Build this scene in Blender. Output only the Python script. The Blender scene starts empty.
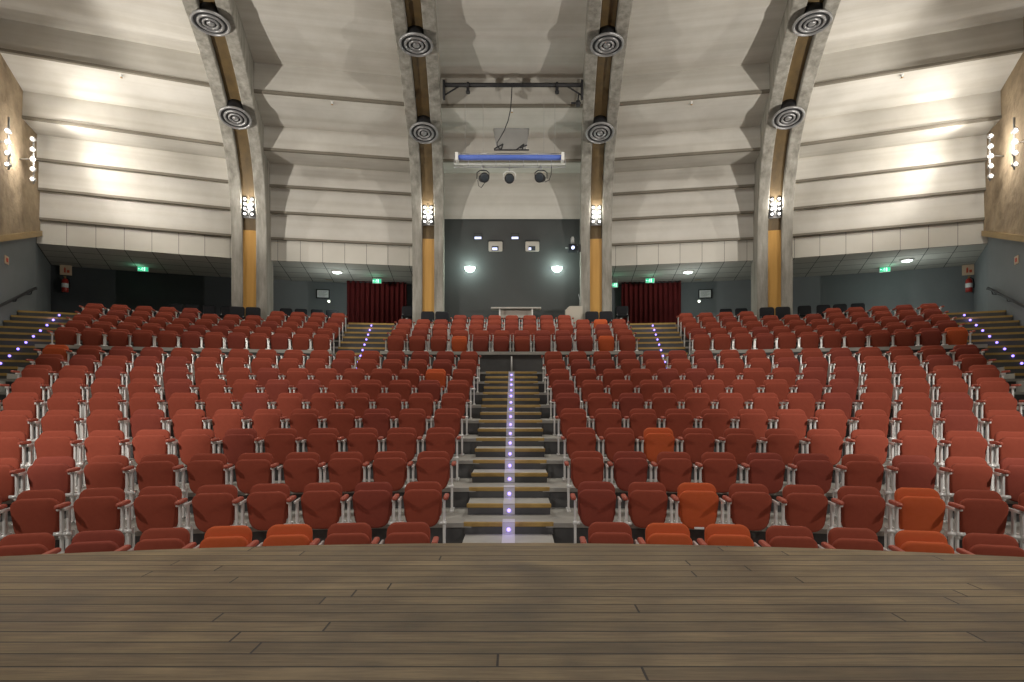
import bpy, math, random
from math import sin, cos, tan, pi, radians as rad, degrees, sqrt, atan2, hypot
from mathutils import Vector, Matrix
random.seed(7)
SC = bpy.context.scene
COL = SC.collection
# ------------------------------------------------------------------ camera, light, exposure
F = 564.0; CX = 514.0; CY = 397.0          # focal length and principal point in pixels of 1024x682
E = 1.906                                   # eye height above the front row floor
CAMX = 0.06
RC = -13.0                                  # all rows and ribs are set out round the point (0, RC)
cam_d = bpy.data.cameras.new('camera'); cam = bpy.data.objects.new('camera', cam_d); COL.objects.link(cam)
cam_d.sensor_fit = 'HORIZONTAL'; cam_d.sensor_width = 36; cam_d.lens = F/1024*36
cam_d.shift_x = (512-CX)/1024; cam_d.shift_y = (CY-341)/1024
cam_d.clip_start = .05; cam_d.clip_end = 200
cam.location = (CAMX, 0, E); cam.rotation_euler = (pi/2, 0, 0)
SC.camera = cam
SC.view_settings.view_transform = 'Standard'; SC.view_settings.look = 'None'
SC.view_settings.gamma = 1; SC.view_settings.use_curve_mapping = False
SC.view_settings.exposure = -0.1
w = bpy.data.worlds.new('world'); SC.world = w; w.use_nodes = True
w.node_tree.nodes['Background'].inputs[0].default_value = (1.0, .96, .90, 1)
w.node_tree.nodes['Background'].inputs[1].default_value = .055

def light(kind, name, loc, power, color=(1,1,1), size=.1, target=None, angle=90, blend=.5, sizey=None):
    d = bpy.data.lights.new(name, kind); d.energy = power; d.color = color
    if kind == 'AREA':
        d.size = size
        if sizey: d.shape = 'RECTANGLE'; d.size_y = sizey
    else: d.shadow_soft_size = size
    if kind == 'SPOT': d.spot_size = rad(angle); d.spot_blend = blend
    o = bpy.data.objects.new(name, d); COL.objects.link(o); o.location = loc
    if target is not None:
        o.rotation_euler = (Vector(target)-Vector(loc)).to_track_quat('-Z', 'Y').to_euler()
    return o
WARM = (1.0, .945, .87)
for s in (-1, 1):
    # floodlights at the stage sides and side walls, then added seat and stage fills
    light('SPOT', 'side_flood', (s*6.4, 1.9, 4.6), 1350, WARM, .06, (s*5.9, 9.2, 1.5), 45, .7)
    light('SPOT', 'side_flood_near', (s*6.4, 1.9, 4.6), 470, WARM, .06, (s*2.0, 6.3, .7), 66, .7)
    light('SPOT', 'ceiling_flood', (s*9.9, 9.0, 5.2), 2000, WARM, .05, (s*1.0, 17.0, 12.5), 86, .35)
    light('AREA', 'seat_top_fill', (s*3.5, 10.5, 11.0), 260, WARM, 1.6, (s*3.5, 10.4, 2))  # added overhead fill, no fixture, to brighten the tops of the seat backs
    light('SPOT', 'stage_fill', (s*2.5, -2.5, 7.0), 320, WARM, .5, (s*.5, 4.3, .8), 66, 1)  # added fill from above to brighten the stage boards, no fixture

# ------------------------------------------------------------------ helpers
def pol(rho, deg, z=0.0):
    t = rad(deg); return Vector((rho*sin(t), rho*cos(t)+RC, z))
def theta_at(px, rho):
    """bearing of the point seen at column px on the circle of radius rho"""
    r = (px-CX)/F
    a = 1+r*r; b = -2*RC + 2*r*CAMX; c = CAMX*CAMX+RC*RC-rho*rho
    Y = (-b+sqrt(b*b-4*a*c))/(2*a)
    X = CAMX+r*Y
    return degrees(atan2(X, Y-RC))
def px_of(p): return CX+(p.x-CAMX)/p.y*F
def py_of(p): return CY-(p.z-E)/p.y*F
def z_at(py, Y): return E+(CY-py)/F*Y
def P(px, py, Y): return Vector((CAMX+(px-CX)/F*Y, Y, z_at(py, Y)))

class MB:
    def __init__(s): s.v=[]; s.f=[]; s.uv=[]; s.m=[]; s.sm=[]
    def face(s, idx, uv=None, m=0, sm=False):
        s.f.append(list(idx)); s.uv.append(uv); s.m.append(m); s.sm.append(sm)
    def add(s, vs): 
        n=len(s.v); s.v += [Vector(v) for v in vs]; return n
    def box(s, lo, hi, M=None, m=0):
        x0,y0,z0=lo; x1,y1,z1=hi
        vs=[Vector(c) for c in ((x0,y0,z0),(x1,y0,z0),(x1,y1,z0),(x0,y1,z0),(x0,y0,z1),(x1,y0,z1),(x1,y1,z1),(x0,y1,z1))]
        if M: vs=[M@v for v in vs]
        n=s.add(vs)
        for q in ((0,3,2,1),(4,5,6,7),(0,1,5,4),(1,2,6,5),(2,3,7,6),(3,0,4,7)): s.face([n+i for i in q], m=m)
        return s
    def bbox(s, lo, hi, b=.01, M=None, m=0):
        """box with chamfered edges"""
        x0,y0,z0=lo; x1,y1,z1=hi
        rings=[]
        def ring(z, i): return [Vector(c) for c in ((x0+i+b,y0+i,z),(x1-i-b,y0+i,z),(x1-i,y0+i+b,z),(x1-i,y1-i-b,z),(x1-i-b,y1-i,z),(x0+i+b,y1-i,z),(x0+i,y1-i-b,z),(x0+i,y0+i+b,z))]
        rs=[ring(z0,b*.7),ring(z0+b,0),ring(z1-b,0),ring(z1,b*.7)]
        if M: rs=[[M@v for v in r] for r in rs]
        s.loft(rs, True, True, m); return s
    def loft(s, rings, cap0=True, cap1=True, m=0, sm=False, closed=True):
        n0=len(s.v); k=len(rings[0])
        for r in rings: s.add(r)
        for i in range(len(rings)-1):
            a=n0+i*k; b=a+k
            for j in range(k if closed else k-1):
                j2=(j+1)%k
                s.face((a+j,a+j2,b+j2,b+j), m=m, sm=sm)
        if cap0: s.face([n0+j for j in reversed(range(k))], m=m, sm=False)
        if cap1: s.face([n0+(len(rings)-1)*k+j for j in range(k)], m=m, sm=False)
    def tube(s, pts, r, n=8, m=0, caps=True):
        pts=[Vector(p) for p in pts]; rings=[]
        up=None
        for i,p in enumerate(pts):
            d=(pts[min(i+1,len(pts)-1)]-pts[max(i-1,0)]).normalized()
            if up is None:
                up=Vector((0,0,1)) if abs(d.z)<.9 else Vector((1,0,0))
            a=d.cross(up).normalized(); b2=a.cross(d).normalized(); up=b2
            rr=r[i] if isinstance(r,(list,tuple)) else r
            rings.append([p+a*cos(2*pi*j/n)*rr+b2*sin(2*pi*j/n)*rr for j in range(n)])
        s.loft(rings, caps, caps, m, True)
        return s
    def lathe(s, prof, n=24, M=None, m=0, caps=True):
        rings=[]
        for r,z in prof:
            R=[Vector((r*cos(2*pi*j/n), r*sin(2*pi*j/n), z)) for j in range(n)]
            if M: R=[M@v for v in R]
            rings.append(R)
        s.loft(rings, caps, caps, m, True); return s
    def sphere(s, c, r, n=10, k=6, sc=(1,1,1), m=0):
        c=Vector(c); rings=[]
        for i in range(k+1):
            a=-pi/2+pi*(i if 0<i<k else (i+.02 if i==0 else i-.02))/k
            rings.append([c+Vector((cos(a)*cos(2*pi*j/n)*r*sc[0], cos(a)*sin(2*pi*j/n)*r*sc[1], sin(a)*r*sc[2])) for j in range(n)])
        s.loft(rings, True, True, m, True); return s
    def wedge(s, r0, r1, a0, a1, z0, z1, seg=1, m=0):
        """block between two radii and two bearings"""
        n=len(s.v)
        for i in range(seg+1):
            a=a0+(a1-a0)*i/seg
            s.add([pol(r0,a,z0),pol(r1,a,z0),pol(r1,a,z1),pol(r0,a,z1)])
        for i in range(seg):
            p=n+4*i; q=p+4
            s.face((p+3,q+3,q+2,p+2),m=m); s.face((p,p+1,q+1,q),m=m)
            s.face((p,q,q+3,p+3),m=m); s.face((p+1,p+2,q+2,q+1),m=m)
        s.face((n,n+3,n+2,n+1),m=m); q=n+4*seg; s.face((q,q+1,q+2,q+3),m=m)
        return s
    def quad(s, a,b,c,d, m=0, uv=((0,0),(1,0),(1,1),(0,1))):
        n=s.add((a,b,c,d)); s.face((n,n+1,n+2,n+3), list(uv), m); return s
    def mesh(s, name, mats):
        me=bpy.data.meshes.new(name)
        me.from_pydata([tuple(v) for v in s.v], [], s.f)
        for M_ in (mats if isinstance(mats,(list,tuple)) else [mats]): me.materials.append(M_)
        uvl=None
        if any(u is not None for u in s.uv):
            uvl=me.uv_layers.new(name='UVMap')
        for p,u,mi,sm in zip(me.polygons, s.uv, s.m, s.sm):
            p.material_index=mi; p.use_smooth=sm
            if uvl and u is not None:
                for li,c in zip(p.loop_indices,u): uvl.data[li].uv=c
        me.validate(); me.update()
        return me
    def build(s, name, mats, parent=None):
        o=bpy.data.objects.new(name, s.mesh(name, mats)); COL.objects.link(o)
        if parent is not None: o.parent=parent
        return o
def tag(o, label=None, cat=None, group=None, kind=None):
    if label: o['label']=label
    if cat: o['category']=cat
    if group: o['group']=group
    if kind: o['kind']=kind
    return o
def empty(name, loc=(0,0,0), rz=0, label=None, cat=None, group=None):
    o=bpy.data.objects.new(name, None); COL.objects.link(o); o.location=loc; o.rotation_euler=(0,0,rz)
    o.empty_display_size=.2
    return tag(o,label,cat,group)
def copy_tree(o, parent=None):
    c=o.copy(); COL.objects.link(c)
    if parent is not None: c.parent=parent
    for ch in [x for x in KIDS.get(o.name,[])]: copy_tree(ch,c)
    return c
KIDS={}
ORD=['','first','second','third','fourth','fifth','sixth','seventh','eighth','ninth','tenth','eleventh','twelfth','thirteenth','fourteenth','fifteenth','sixteenth','seventeenth','eighteenth','nineteenth','twentieth']

# ------------------------------------------------------------------ materials
def mat(name, color, rough=.6, metal=0, emit=None, estr=0, noise=None, bump=None, spec=.5):
    m=bpy.data.materials.new(name); m.use_nodes=True; nt=m.node_tree; b=nt.nodes['Principled BSDF']
    b.inputs['Base Color'].default_value=(*color,1); b.inputs['Roughness'].default_value=rough; b.inputs['Metallic'].default_value=metal
    b.inputs['Specular IOR Level'].default_value=spec
    if emit: b.inputs['Emission Color'].default_value=(*emit,1); b.inputs['Emission Strength'].default_value=estr
    tc=nt.nodes.new('ShaderNodeTexCoord')
    if noise:   # (scale, amount, stretch, second colour)
        sc,amt,st,c2=noise
        mp=nt.nodes.new('ShaderNodeMapping'); mp.inputs['Scale'].default_value=st
        nz=nt.nodes.new('ShaderNodeTexNoise'); nz.inputs['Scale'].default_value=sc; nz.inputs['Detail'].default_value=7; nz.inputs['Roughness'].default_value=.62
        nt.links.new(tc.outputs['Object'],mp.inputs[0]); nt.links.new(mp.outputs[0],nz.inputs['Vector'])
        cr=nt.nodes.new('ShaderNodeValToRGB'); cr.color_ramp.elements[0].position=.5-amt; cr.color_ramp.elements[1].position=.5+amt
        cr.color_ramp.elements[0].color=(*c2,1); cr.color_ramp.elements[1].color=(*color,1)
        nt.links.new(nz.outputs[0],cr.inputs[0]); nt.links.new(cr.outputs[0],b.inputs['Base Color'])
    if bump:
        nb=nt.nodes.new('ShaderNodeTexNoise'); nb.inputs['Scale'].default_value=bump[0]; nb.inputs['Detail'].default_value=4
        bp=nt.nodes.new('ShaderNodeBump'); bp.inputs['Strength'].default_value=bump[1]; bp.inputs['Distance'].default_value=bump[2]
        nt.links.new(tc.outputs['Object'],nb.inputs['Vector']); nt.links.new(nb.outputs[0],bp.inputs['Height']); nt.links.new(bp.outputs[0],b.inputs['Normal'])
    return m
def seams(m, nu, nv, width, dark, uvw=None):
    """thin joint lines on the UV grid"""
    nt=m.node_tree; b=nt.nodes['Principled BSDF']
    tc=nt.nodes.new('ShaderNodeTexCoord'); sp=nt.nodes.new('ShaderNodeSeparateXYZ'); nt.links.new(tc.outputs['UV'],sp.inputs[0])
    prev=None
    for ax,n,wd in ((0,nu,width[0]),(1,nv,width[1])):
        if not n: continue
        a=nt.nodes.new('ShaderNodeMath'); a.operation='MULTIPLY'; a.inputs[1].default_value=n; nt.links.new(sp.outputs[ax],a.inputs[0])
        f=nt.nodes.new('ShaderNodeMath'); f.operation='FRACT'; nt.links.new(a.outputs[0],f.inputs[0])
        g=nt.nodes.new('ShaderNodeMath'); g.operation='LESS_THAN'; g.inputs[1].default_value=wd; nt.links.new(f.outputs[0],g.inputs[0])
        if prev is None: prev=g
        else:
            h=nt.nodes.new('ShaderNodeMath'); h.operation='MAXIMUM'; nt.links.new(prev.outputs[0],h.inputs[0]); nt.links.new(g.outputs[0],h.inputs[1]); prev=h
    mx=nt.nodes.new('ShaderNodeMix'); mx.data_type='RGBA'
    nt.links.new(prev.outputs[0],mx.inputs[0])
    src=b.inputs['Base Color'].links[0].from_socket if b.inputs['Base Color'].links else None
    if src: nt.links.new(src,mx.inputs[6])
    else: mx.inputs[6].default_value=b.inputs['Base Color'].default_value
    mx.inputs[7].default_value=(*dark,1)
    nt.links.new(mx.outputs[2],b.inputs['Base Color'])
    return m

M={}
M['plaster']=mat('plaster',(.66,.64,.59),.85,noise=(.9,.28,(1,1,1),(.52,.50,.45)),bump=(3,.25,.03),spec=.2)
M['fascia']=seams(mat('fascia_panel',(.62,.60,.54),.85,noise=(.8,.25,(1,1,1),(.55,.53,.47)),spec=.2),8,0,(.02,0),(.16,.15,.13))
M['soffit']=seams(mat('soffit_panel',(.52,.51,.47),.85,noise=(.8,.25,(1,1,1),(.44,.43,.40)),spec=.2),8,4,(.03,.05),(.09,.09,.09))
M['lip']=mat('lip_moulding',(.20,.18,.145),.8,spec=.2)
M['greenpanel']=mat('pale_green_plaster',(.36,.45,.38),.85,noise=(.7,.2,(1,1,1),(.31,.39,.33)),spec=.2)
M['concrete']=mat('rib_concrete',(.40,.385,.34),.9,noise=(1.9,.22,(3,3,.5),(.17,.16,.135)),bump=(9,.45,.02),spec=.2)
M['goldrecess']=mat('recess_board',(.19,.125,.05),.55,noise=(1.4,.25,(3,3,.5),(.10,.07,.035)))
M['amber']=mat('amber_board',(.60,.34,.09),.45,noise=(1.2,.25,(5,5,.5),(.46,.25,.06)))
M['stone']=mat('wall_stone',(.42,.33,.22),.95,noise=(1.5,.2,(1,1,1),(.20,.15,.10)),bump=(4,.8,.08),spec=.2)
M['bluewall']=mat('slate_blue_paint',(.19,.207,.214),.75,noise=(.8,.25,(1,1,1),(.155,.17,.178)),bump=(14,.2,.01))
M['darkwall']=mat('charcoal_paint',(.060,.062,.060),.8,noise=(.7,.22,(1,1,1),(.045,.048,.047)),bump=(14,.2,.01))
M['shadewall']=mat('dim_bay_shade',(.055,.062,.067),.8,noise=(.8,.22,(1,1,1),(.04,.045,.05)))  # slate wall darkened in colour for the left bay that has no downlight
M['rail_wood']=mat('trim_wood',(.36,.25,.11),.5,noise=(2,.25,(1,1,4),(.26,.17,.07)))
M['terrace']=mat('terrace_screed',(.43,.42,.38),.7,noise=(1.7,.25,(1,1,1),(.30,.29,.26)),bump=(18,.2,.01))
M['riser']=mat('riser_grey',(.10,.10,.10),.8,noise=(2,.25,(1,1,1),(.06,.06,.06)))
M['nosing']=mat('nosing_wood',(.50,.33,.10),.5,noise=(5,.25,(1,1,1),(.33,.21,.06)))
M['tread']=mat('tread_grey',(.46,.45,.41),.7,noise=(3,.25,(1,1,1),(.33,.32,.29)))
M['strip']=mat('guide_strip',(.62,.60,.66),.5)
M['led']=mat('violet_led',(.5,.4,1),.3,emit=(.30,.22,1.0),estr=3.2)
M['fabric']=mat('seat_fabric_red',(.33,.073,.042),.85,noise=(22,.3,(1,1,1),(.285,.06,.035)),bump=(160,.25,.002),spec=.2)
M['fabric_orange']=mat('seat_fabric_orange',(.58,.115,.045),.85,noise=(22,.3,(1,1,1),(.54,.105,.03)),bump=(160,.25,.002),spec=.2)
M['fabric_deep']=mat('seat_fabric_deep',(.29,.064,.042),.85,noise=(22,.3,(1,1,1),(.25,.054,.036)),bump=(160,.25,.002),spec=.2)
M['armred']=mat('arm_pad_red',(.40,.085,.05),.55)
M['alu']=mat('cast_aluminium',(.84,.84,.82),.32,.25)
M['blackmetal']=mat('black_metal',(.018,.018,.02),.6,.1)
M['blackplastic']=mat('black_plastic',(.014,.015,.018),.6,spec=.2)
M['whitepaint']=mat('white_paint',(.75,.75,.72),.5)
M['greymetal']=mat('grey_metal',(.36,.36,.36),.4,.6)
M['discring']=mat('diffuser_ring',(.30,.30,.30),.35,.4)
M['bulb']=mat('bulb_glow',(1,1,1),.3,emit=(1,.95,.86),estr=7)
M['coolglow']=mat('cool_glow',(1,1,1),.3,emit=(.80,1.0,.93),estr=16)
M['softglow']=mat('downlight_glow',(1,1,1),.3,emit=(.85,1.0,.92),estr=7)
M['blue']=mat('blue_fabric',(.11,.20,.66),.6,noise=(6,.3,(1,1,1),(.09,.16,.55)))
M['curtain']=mat('burgundy_velvet',(.115,.014,.014),.9,noise=(5,.3,(1,1,.3),(.07,.008,.008)),spec=.2)
M['green_sign']=mat('exit_green',(.02,.35,.17),.4,emit=(.05,.75,.40),estr=.7)
M['sign_white']=mat('exit_white',(.9,1,.95),.4,emit=(.75,1,.88),estr=1.1)
M['paper']=mat('paper_white',(.80,.82,.82),.6)
M['winlit']=mat('booth_window_glow',(.6,.65,.9),.3,emit=(.62,.66,1.0),estr=1.3)
M['winbeige']=mat('booth_shutter',(.42,.38,.33),.6)
M['beige']=mat('beige_paint',(.46,.43,.36),.6)
M['signtan']=mat('sign_tan',(.62,.47,.33),.6)
M['signred']=mat('sign_red',(.55,.08,.04),.6)
M['extred']=mat('extinguisher_red',(.42,.03,.02),.3)
M['brass']=mat('brass',(.45,.30,.14),.35,.7)
M['glass']=mat('lens_glass',(.05,.06,.07),.08)
M['mesh']=mat('grey_mesh',(.33,.33,.32),.6)
def bands(m):
    nt=m.node_tree; b=nt.nodes['Principled BSDF']; N=nt.nodes.new; L=nt.links.new
    tc=N('ShaderNodeTexCoord'); mp=N('ShaderNodeMapping'); mp.inputs['Scale'].default_value=(.35,2.6,1); L(tc.outputs['UV'],mp.inputs[0])
    nz=N('ShaderNodeTexNoise'); nz.inputs['Scale'].default_value=1.6; nz.inputs['Detail'].default_value=3; L(mp.outputs[0],nz.inputs['Vector'])
    cr=N('ShaderNodeValToRGB'); cr.color_ramp.elements[0].position=.38; cr.color_ramp.elements[0].color=(.90,.89,.87,1); cr.color_ramp.elements[1].position=.6; cr.color_ramp.elements[1].color=(1,1,1,1); L(nz.outputs[0],cr.inputs[0])
    mx=N('ShaderNodeMix'); mx.data_type='RGBA'; mx.blend_type='MULTIPLY'; mx.inputs[0].default_value=1
    L(b.inputs['Base Color'].links[0].from_socket,mx.inputs[6]); L(cr.outputs[0],mx.inputs[7]); L(mx.outputs[2],b.inputs['Base Color'])
bands(M['plaster'])
# transparency of the hung net
nt=M['mesh'].node_tree; M['mesh'].node_tree.nodes['Principled BSDF'].inputs['Alpha'].default_value=.55
# stage boards: 11.5 cm boards running left to right
def stage_mat():
    m=bpy.data.materials.new('stage_boards'); m.use_nodes=True; nt=m.node_tree; b=nt.nodes['Principled BSDF']
    N=nt.nodes.new; L=nt.links.new
    tc=N('ShaderNodeTexCoord'); br=N('ShaderNodeTexBrick'); br.offset=0.0; br.offset_frequency=2
    br.inputs['Scale'].default_value=1; br.inputs['Brick Width'].default_value=3.4; br.inputs['Row Height'].default_value=.115
    br.inputs['Mortar Size'].default_value=.006; br.inputs['Mortar Smooth'].default_value=.3; br.inputs['Bias'].default_value=0
    br.inputs['Color1'].default_value=(.30,.225,.13,1); br.inputs['Color2'].default_value=(.185,.135,.075,1); br.inputs['Mortar'].default_value=(.03,.02,.012,1)
    sx=N('ShaderNodeSeparateXYZ'); L(tc.outputs['Object'],sx.inputs[0])
    dv=N('ShaderNodeMath'); dv.operation='DIVIDE'; dv.inputs[1].default_value=.115; L(sx.outputs[1],dv.inputs[0])
    fl=N('ShaderNodeMath'); fl.operation='FLOOR'; L(dv.outputs[0],fl.inputs[0])
    wn=N('ShaderNodeTexWhiteNoise'); wn.noise_dimensions='1D'; L(fl.outputs[0],wn.inputs['W'])
    ma=N('ShaderNodeMath'); ma.operation='MULTIPLY_ADD'; ma.inputs[1].default_value=3.4; L(wn.outputs[0],ma.inputs[0]); L(sx.outputs[0],ma.inputs[2])
    cx=N('ShaderNodeCombineXYZ'); L(ma.outputs[0],cx.inputs[0]); L(sx.outputs[1],cx.inputs[1])
    L(cx.outputs[0],br.inputs['Vector'])
    mp=N('ShaderNodeMapping'); mp.inputs['Scale'].default_value=(1.6,26,1); L(tc.outputs['Object'],mp.inputs[0])
    nz=N('ShaderNodeTexNoise'); nz.inputs['Scale'].default_value=1.5; nz.inputs['Detail'].default_value=8; nz.inputs['Roughness'].default_value=.7; nz.inputs['Distortion'].default_value=.4
    L(mp.outputs[0],nz.inputs['Vector'])
    cr=N('ShaderNodeValToRGB'); cr.color_ramp.elements[0].position=.32; cr.color_ramp.elements[0].color=(.62,.59,.54,1); cr.color_ramp.elements[1].position=.68; cr.color_ramp.elements[1].color=(1.22,1.19,1.12,1)
    L(nz.outputs[0],cr.inputs[0])
    n2=N('ShaderNodeTexNoise'); n2.inputs['Scale'].default_value=2.3; n2.inputs['Detail'].default_value=6; L(tc.outputs['Object'],n2.inputs['Vector'])
    c2=N('ShaderNodeValToRGB'); c2.color_ramp.elements[0].position=.3; c2.color_ramp.elements[0].color=(.60,.57,.52,1); c2.color_ramp.elements[1].position=.62; c2.color_ramp.elements[1].color=(1.05,1.05,1.03,1); L(n2.outputs[0],c2.inputs[0])
    m1=N('ShaderNodeMix'); m1.data_type='RGBA'; m1.blend_type='MULTIPLY'; m1.inputs[0].default_value=1; L(br.outputs[0],m1.inputs[6]); L(cr.outputs[0],m1.inputs[7])
    m2=N('ShaderNodeMix'); m2.data_type='RGBA'; m2.blend_type='MULTIPLY'; m2.inputs[0].default_value=1; L(m1.outputs[2],m2.inputs[6]); L(c2.outputs[0],m2.inputs[7])
    L(m2.outputs[2],b.inputs['Base Color'])
    r=N('ShaderNodeMapRange'); r.inputs[3].default_value=.38; r.inputs[4].default_value=.62; L(n2.outputs[0],r.inputs[0]); L(r.outputs[0],b.inputs['Roughness'])
    bp=N('ShaderNodeBump'); bp.inputs['Strength'].default_value=.5; bp.inputs['Distance'].default_value=.006; L(br.outputs['Fac'],bp.inputs['Height']); bp.invert=True
    b2=N('ShaderNodeBump'); b2.inputs['Strength'].default_value=.25; b2.inputs['Distance'].default_value=.004; L(nz.outputs[0],b2.inputs['Height']); L(bp.outputs[0],b2.inputs['Normal']); L(b2.outputs[0],b.inputs['Normal'])
    return m
M['stage']=stage_mat()

# ------------------------------------------------------------------ stage
SZ=E-1.1
mb=MB(); n=60; R0=17.25; top=[]
for i in range(n+1):
    a=-32+64*i/n; top.append(pol(R0,a,SZ))
back=[Vector((9.5,-3,SZ)),Vector((-9.5,-3,SZ))]
i0=mb.add(top+back); mb.face(range(i0,i0+len(top)+2)[::-1] if False else list(range(i0,i0+len(top)+2))[::-1])
lo=[p+Vector((0,0,-.045)) for p in top]
for i in range(n): 
    k=mb.add((top[i],top[i+1],lo[i+1],lo[i])); mb.face((k,k+1,k+2,k+3))
st=mb.build('floor', M['stage']); tag(st,kind='structure')
mb=MB(); lo=[pol(R0-.04,-32+64*i/n,SZ-.045) for i in range(n+1)]; l2=[p-Vector((0,0,SZ-.045+.02)) for p in lo]
for i in range(n):
    k=mb.add((lo[i],lo[i+1],l2[i+1],l2[i])); mb.face((k,k+1,k+2,k+3))
tag(mb.build('trim_stage_front', M['riser']),kind='structure')

# ------------------------------------------------------------------ terraces
DR=.88; RISE=.25
rowR=[18.3+DR*i for i in range(10)]                 # radius of the back of each lower row
rowZ=[RISE*i for i in range(10)]
UR=[27.7+.78*i for i in range(5)]                   # upper rows
UZ=[2.766+.25*i for i in range(5)]
TOPZ=E+2.26; CROSSZ=2.5; EDGE=.76
WA=25.0                                             # bearing of the side walls
mb=MB(); mr=MB()
mb.wedge(16.6, rowR[1]-EDGE, -WA, WA, -.4, 0.0, 50)
for i in range(1,10):
    r0=rowR[i]-EDGE; r1=(rowR[i+1]-EDGE) if i<9 else rowR[9]+.12
    mb.wedge(r0, r1, -WA, WA, rowZ[i]-.05, rowZ[i], 50)
    mr.wedge(r0+.02, r0+.10, -WA, WA, rowZ[i]-RISE, rowZ[i]-.05, 50)
mb.wedge(rowR[9]+.12, 27.2, -WA, WA, CROSSZ-.05, CROSSZ, 50)
mr.wedge(rowR[9]+.14, rowR[9]+.22, -WA, WA, rowZ[9], CROSSZ-.05, 50)
UAISLE=8.1; UAW=1.28; SA0,SA1=22.1,WA-.05
blocks=[(-(UAISLE-UAW),UAISLE-UAW),(UAISLE+UAW,SA0),(-SA0,-(UAISLE+UAW))]
for a0,a1 in blocks:
    sg=max(6,int((a1-a0)*1.2))
    for i in range(5):
        r0=UR[i]-(.45 if i==0 else .66); r1=(UR[i+1]-.66) if i<4 else UR[4]+.2
        mb.wedge(r0, r1, a0, a1, UZ[i]-.05, UZ[i], sg)
        mr.wedge(r0+.02, r0+.1, a0, a1, (UZ[i-1] if i else CROSSZ), UZ[i]-.05, sg)
    mr.wedge(UR[4]+.2, UR[4]+.3, a0,a1, UZ[4], TOPZ-.05, sg)
mb.wedge(31.0, 36.0, -WA, WA, TOPZ-.08, TOPZ, 50)
tag(mb.build('floor', M['terrace']),kind='structure'); tag(mr.build('trim_terrace_risers', M['riser']),kind='structure')
# low parapet before the upper rows
k=0
for nm,(a0,a1) in zip(('centre','right','left'),blocks):
    sg=max(6,int((a1-a0)*1.2))
    p=MB().wedge(27.14,27.24,a0,a1,CROSSZ,E+1.06,sg).build('parapet',M['riser'])
    tag(p,{'centre':'low grey parapet wall across the head of the centre aisle','right':'low grey parapet wall before the right upper seats','left':'low grey parapet wall before the left upper seats'}[nm],'parapet')
    c=MB().wedge(27.09,27.29,a0-.05,a1+.05,E+1.06,E+1.135,sg).build('coping',M['tread'],p); c['label']='pale coping slab'

# ------------------------------------------------------------------ stairs
def led_disc(c, rz, r, parent):
    m_=Matrix.Translation(c)@Matrix.Rotation(rz,4,'Z')@Matrix.Rotation(pi/2,4,'X')
    return MB().lathe([(r,-.004),(r,.006),(r*.6,.012)],10,m_).build('step_light',M['led'],parent)
def light_led(c, rz, pw=.35):
    o=light('POINT','step_glow',c,pw,(.45,.35,1.0),.02); return o
# centre aisle
st=empty('staircase',(0,4.9,0),0,'centre aisle stairs with wooden nosings and violet step lights','staircase')
def step_box(parent, w, y0, y1, z0, z1, led=True):
    y0-=parent.location.y; y1-=parent.location.y; px=parent.location.x
    b=MB().box((-w,y0+.02,z0),(w,y1,z1)).build('step',M['tread'],parent)
    MB().box((-w+.002,y0+.005,z0),(w-.002,y0+.022,z1-.045)).build('riser_board',M['riser'],b)
    MB().bbox((-w-.01,y0,z1-.045),(w+.01,y0+.05,z1+.004),.008).build('nosing',M['nosing'],b)
    MB().box((-.07,y0-.003,z0+.002),(.07,y0+.003,z1-.002)).box((-.07,y0-.002,z1+.002),(.07,y1,z1+.007)).build('guide_strip',M['strip'],b)
    if led:
        led_disc(Vector((0,y0-.004,z1-.075)),0,.022,b)
for i in range(0,10):
    w=.47+.013*i
    yb=rowR[i]-EDGE+RC; nx=yb+DR if i<9 else rowR[9]+.12+RC
    if i>0: step_box(st,w,yb-.01,yb+.16,rowZ[i]-.125,rowZ[i]+.003)
    step_box(st,w,yb+.44,nx,rowZ[i],rowZ[i]+.125)
step_box(st,.6,rowR[9]+.11+RC,rowR[9]+.3+RC,CROSSZ-.125,CROSSZ+.003)
for i in (0,2,4,6,8): light_led(Vector((0,rowR[i]-EDGE+RC-.12,rowZ[i]+.14)),0,.5)
def radial_stairs(name, label, a0, a1, ac, r0, r1, z0, z1, nst):
    root=empty(name, pol(r0,ac,z0), 0, label, 'staircase')
    off=-Vector(root.location)
    for i in range(nst):
        ra=r0+(r1-r0)*i/nst; rb=r0+(r1-r0)*(i+1)/nst+.02; zt=z0+(z1-z0)*(i+1)/nst; zb=zt-(z1-z0)/nst
        def mk(m_): 
            m_.v=[v+off for v in m_.v]; return m_
        b=mk(MB().wedge(ra+.02,rb,a0,a1,zb-.1,zt,3)).build('step',M['tread'] if i%2 else M['tread'],root)
        mk(MB().wedge(ra+.005,ra+.021,a0+.01,a1-.01,zb,zt-.045,3)).build('riser_board',M['riser'],b)
        mk(MB().wedge(ra,ra+.05,a0,a1,zt-.045,zt+.004,3)).build('nosing',M['nosing'],b)
        c=pol(ra-.006,ac,zt-.075)
        led_disc(c+off,-rad(ac),.026,b)
    return root
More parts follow.
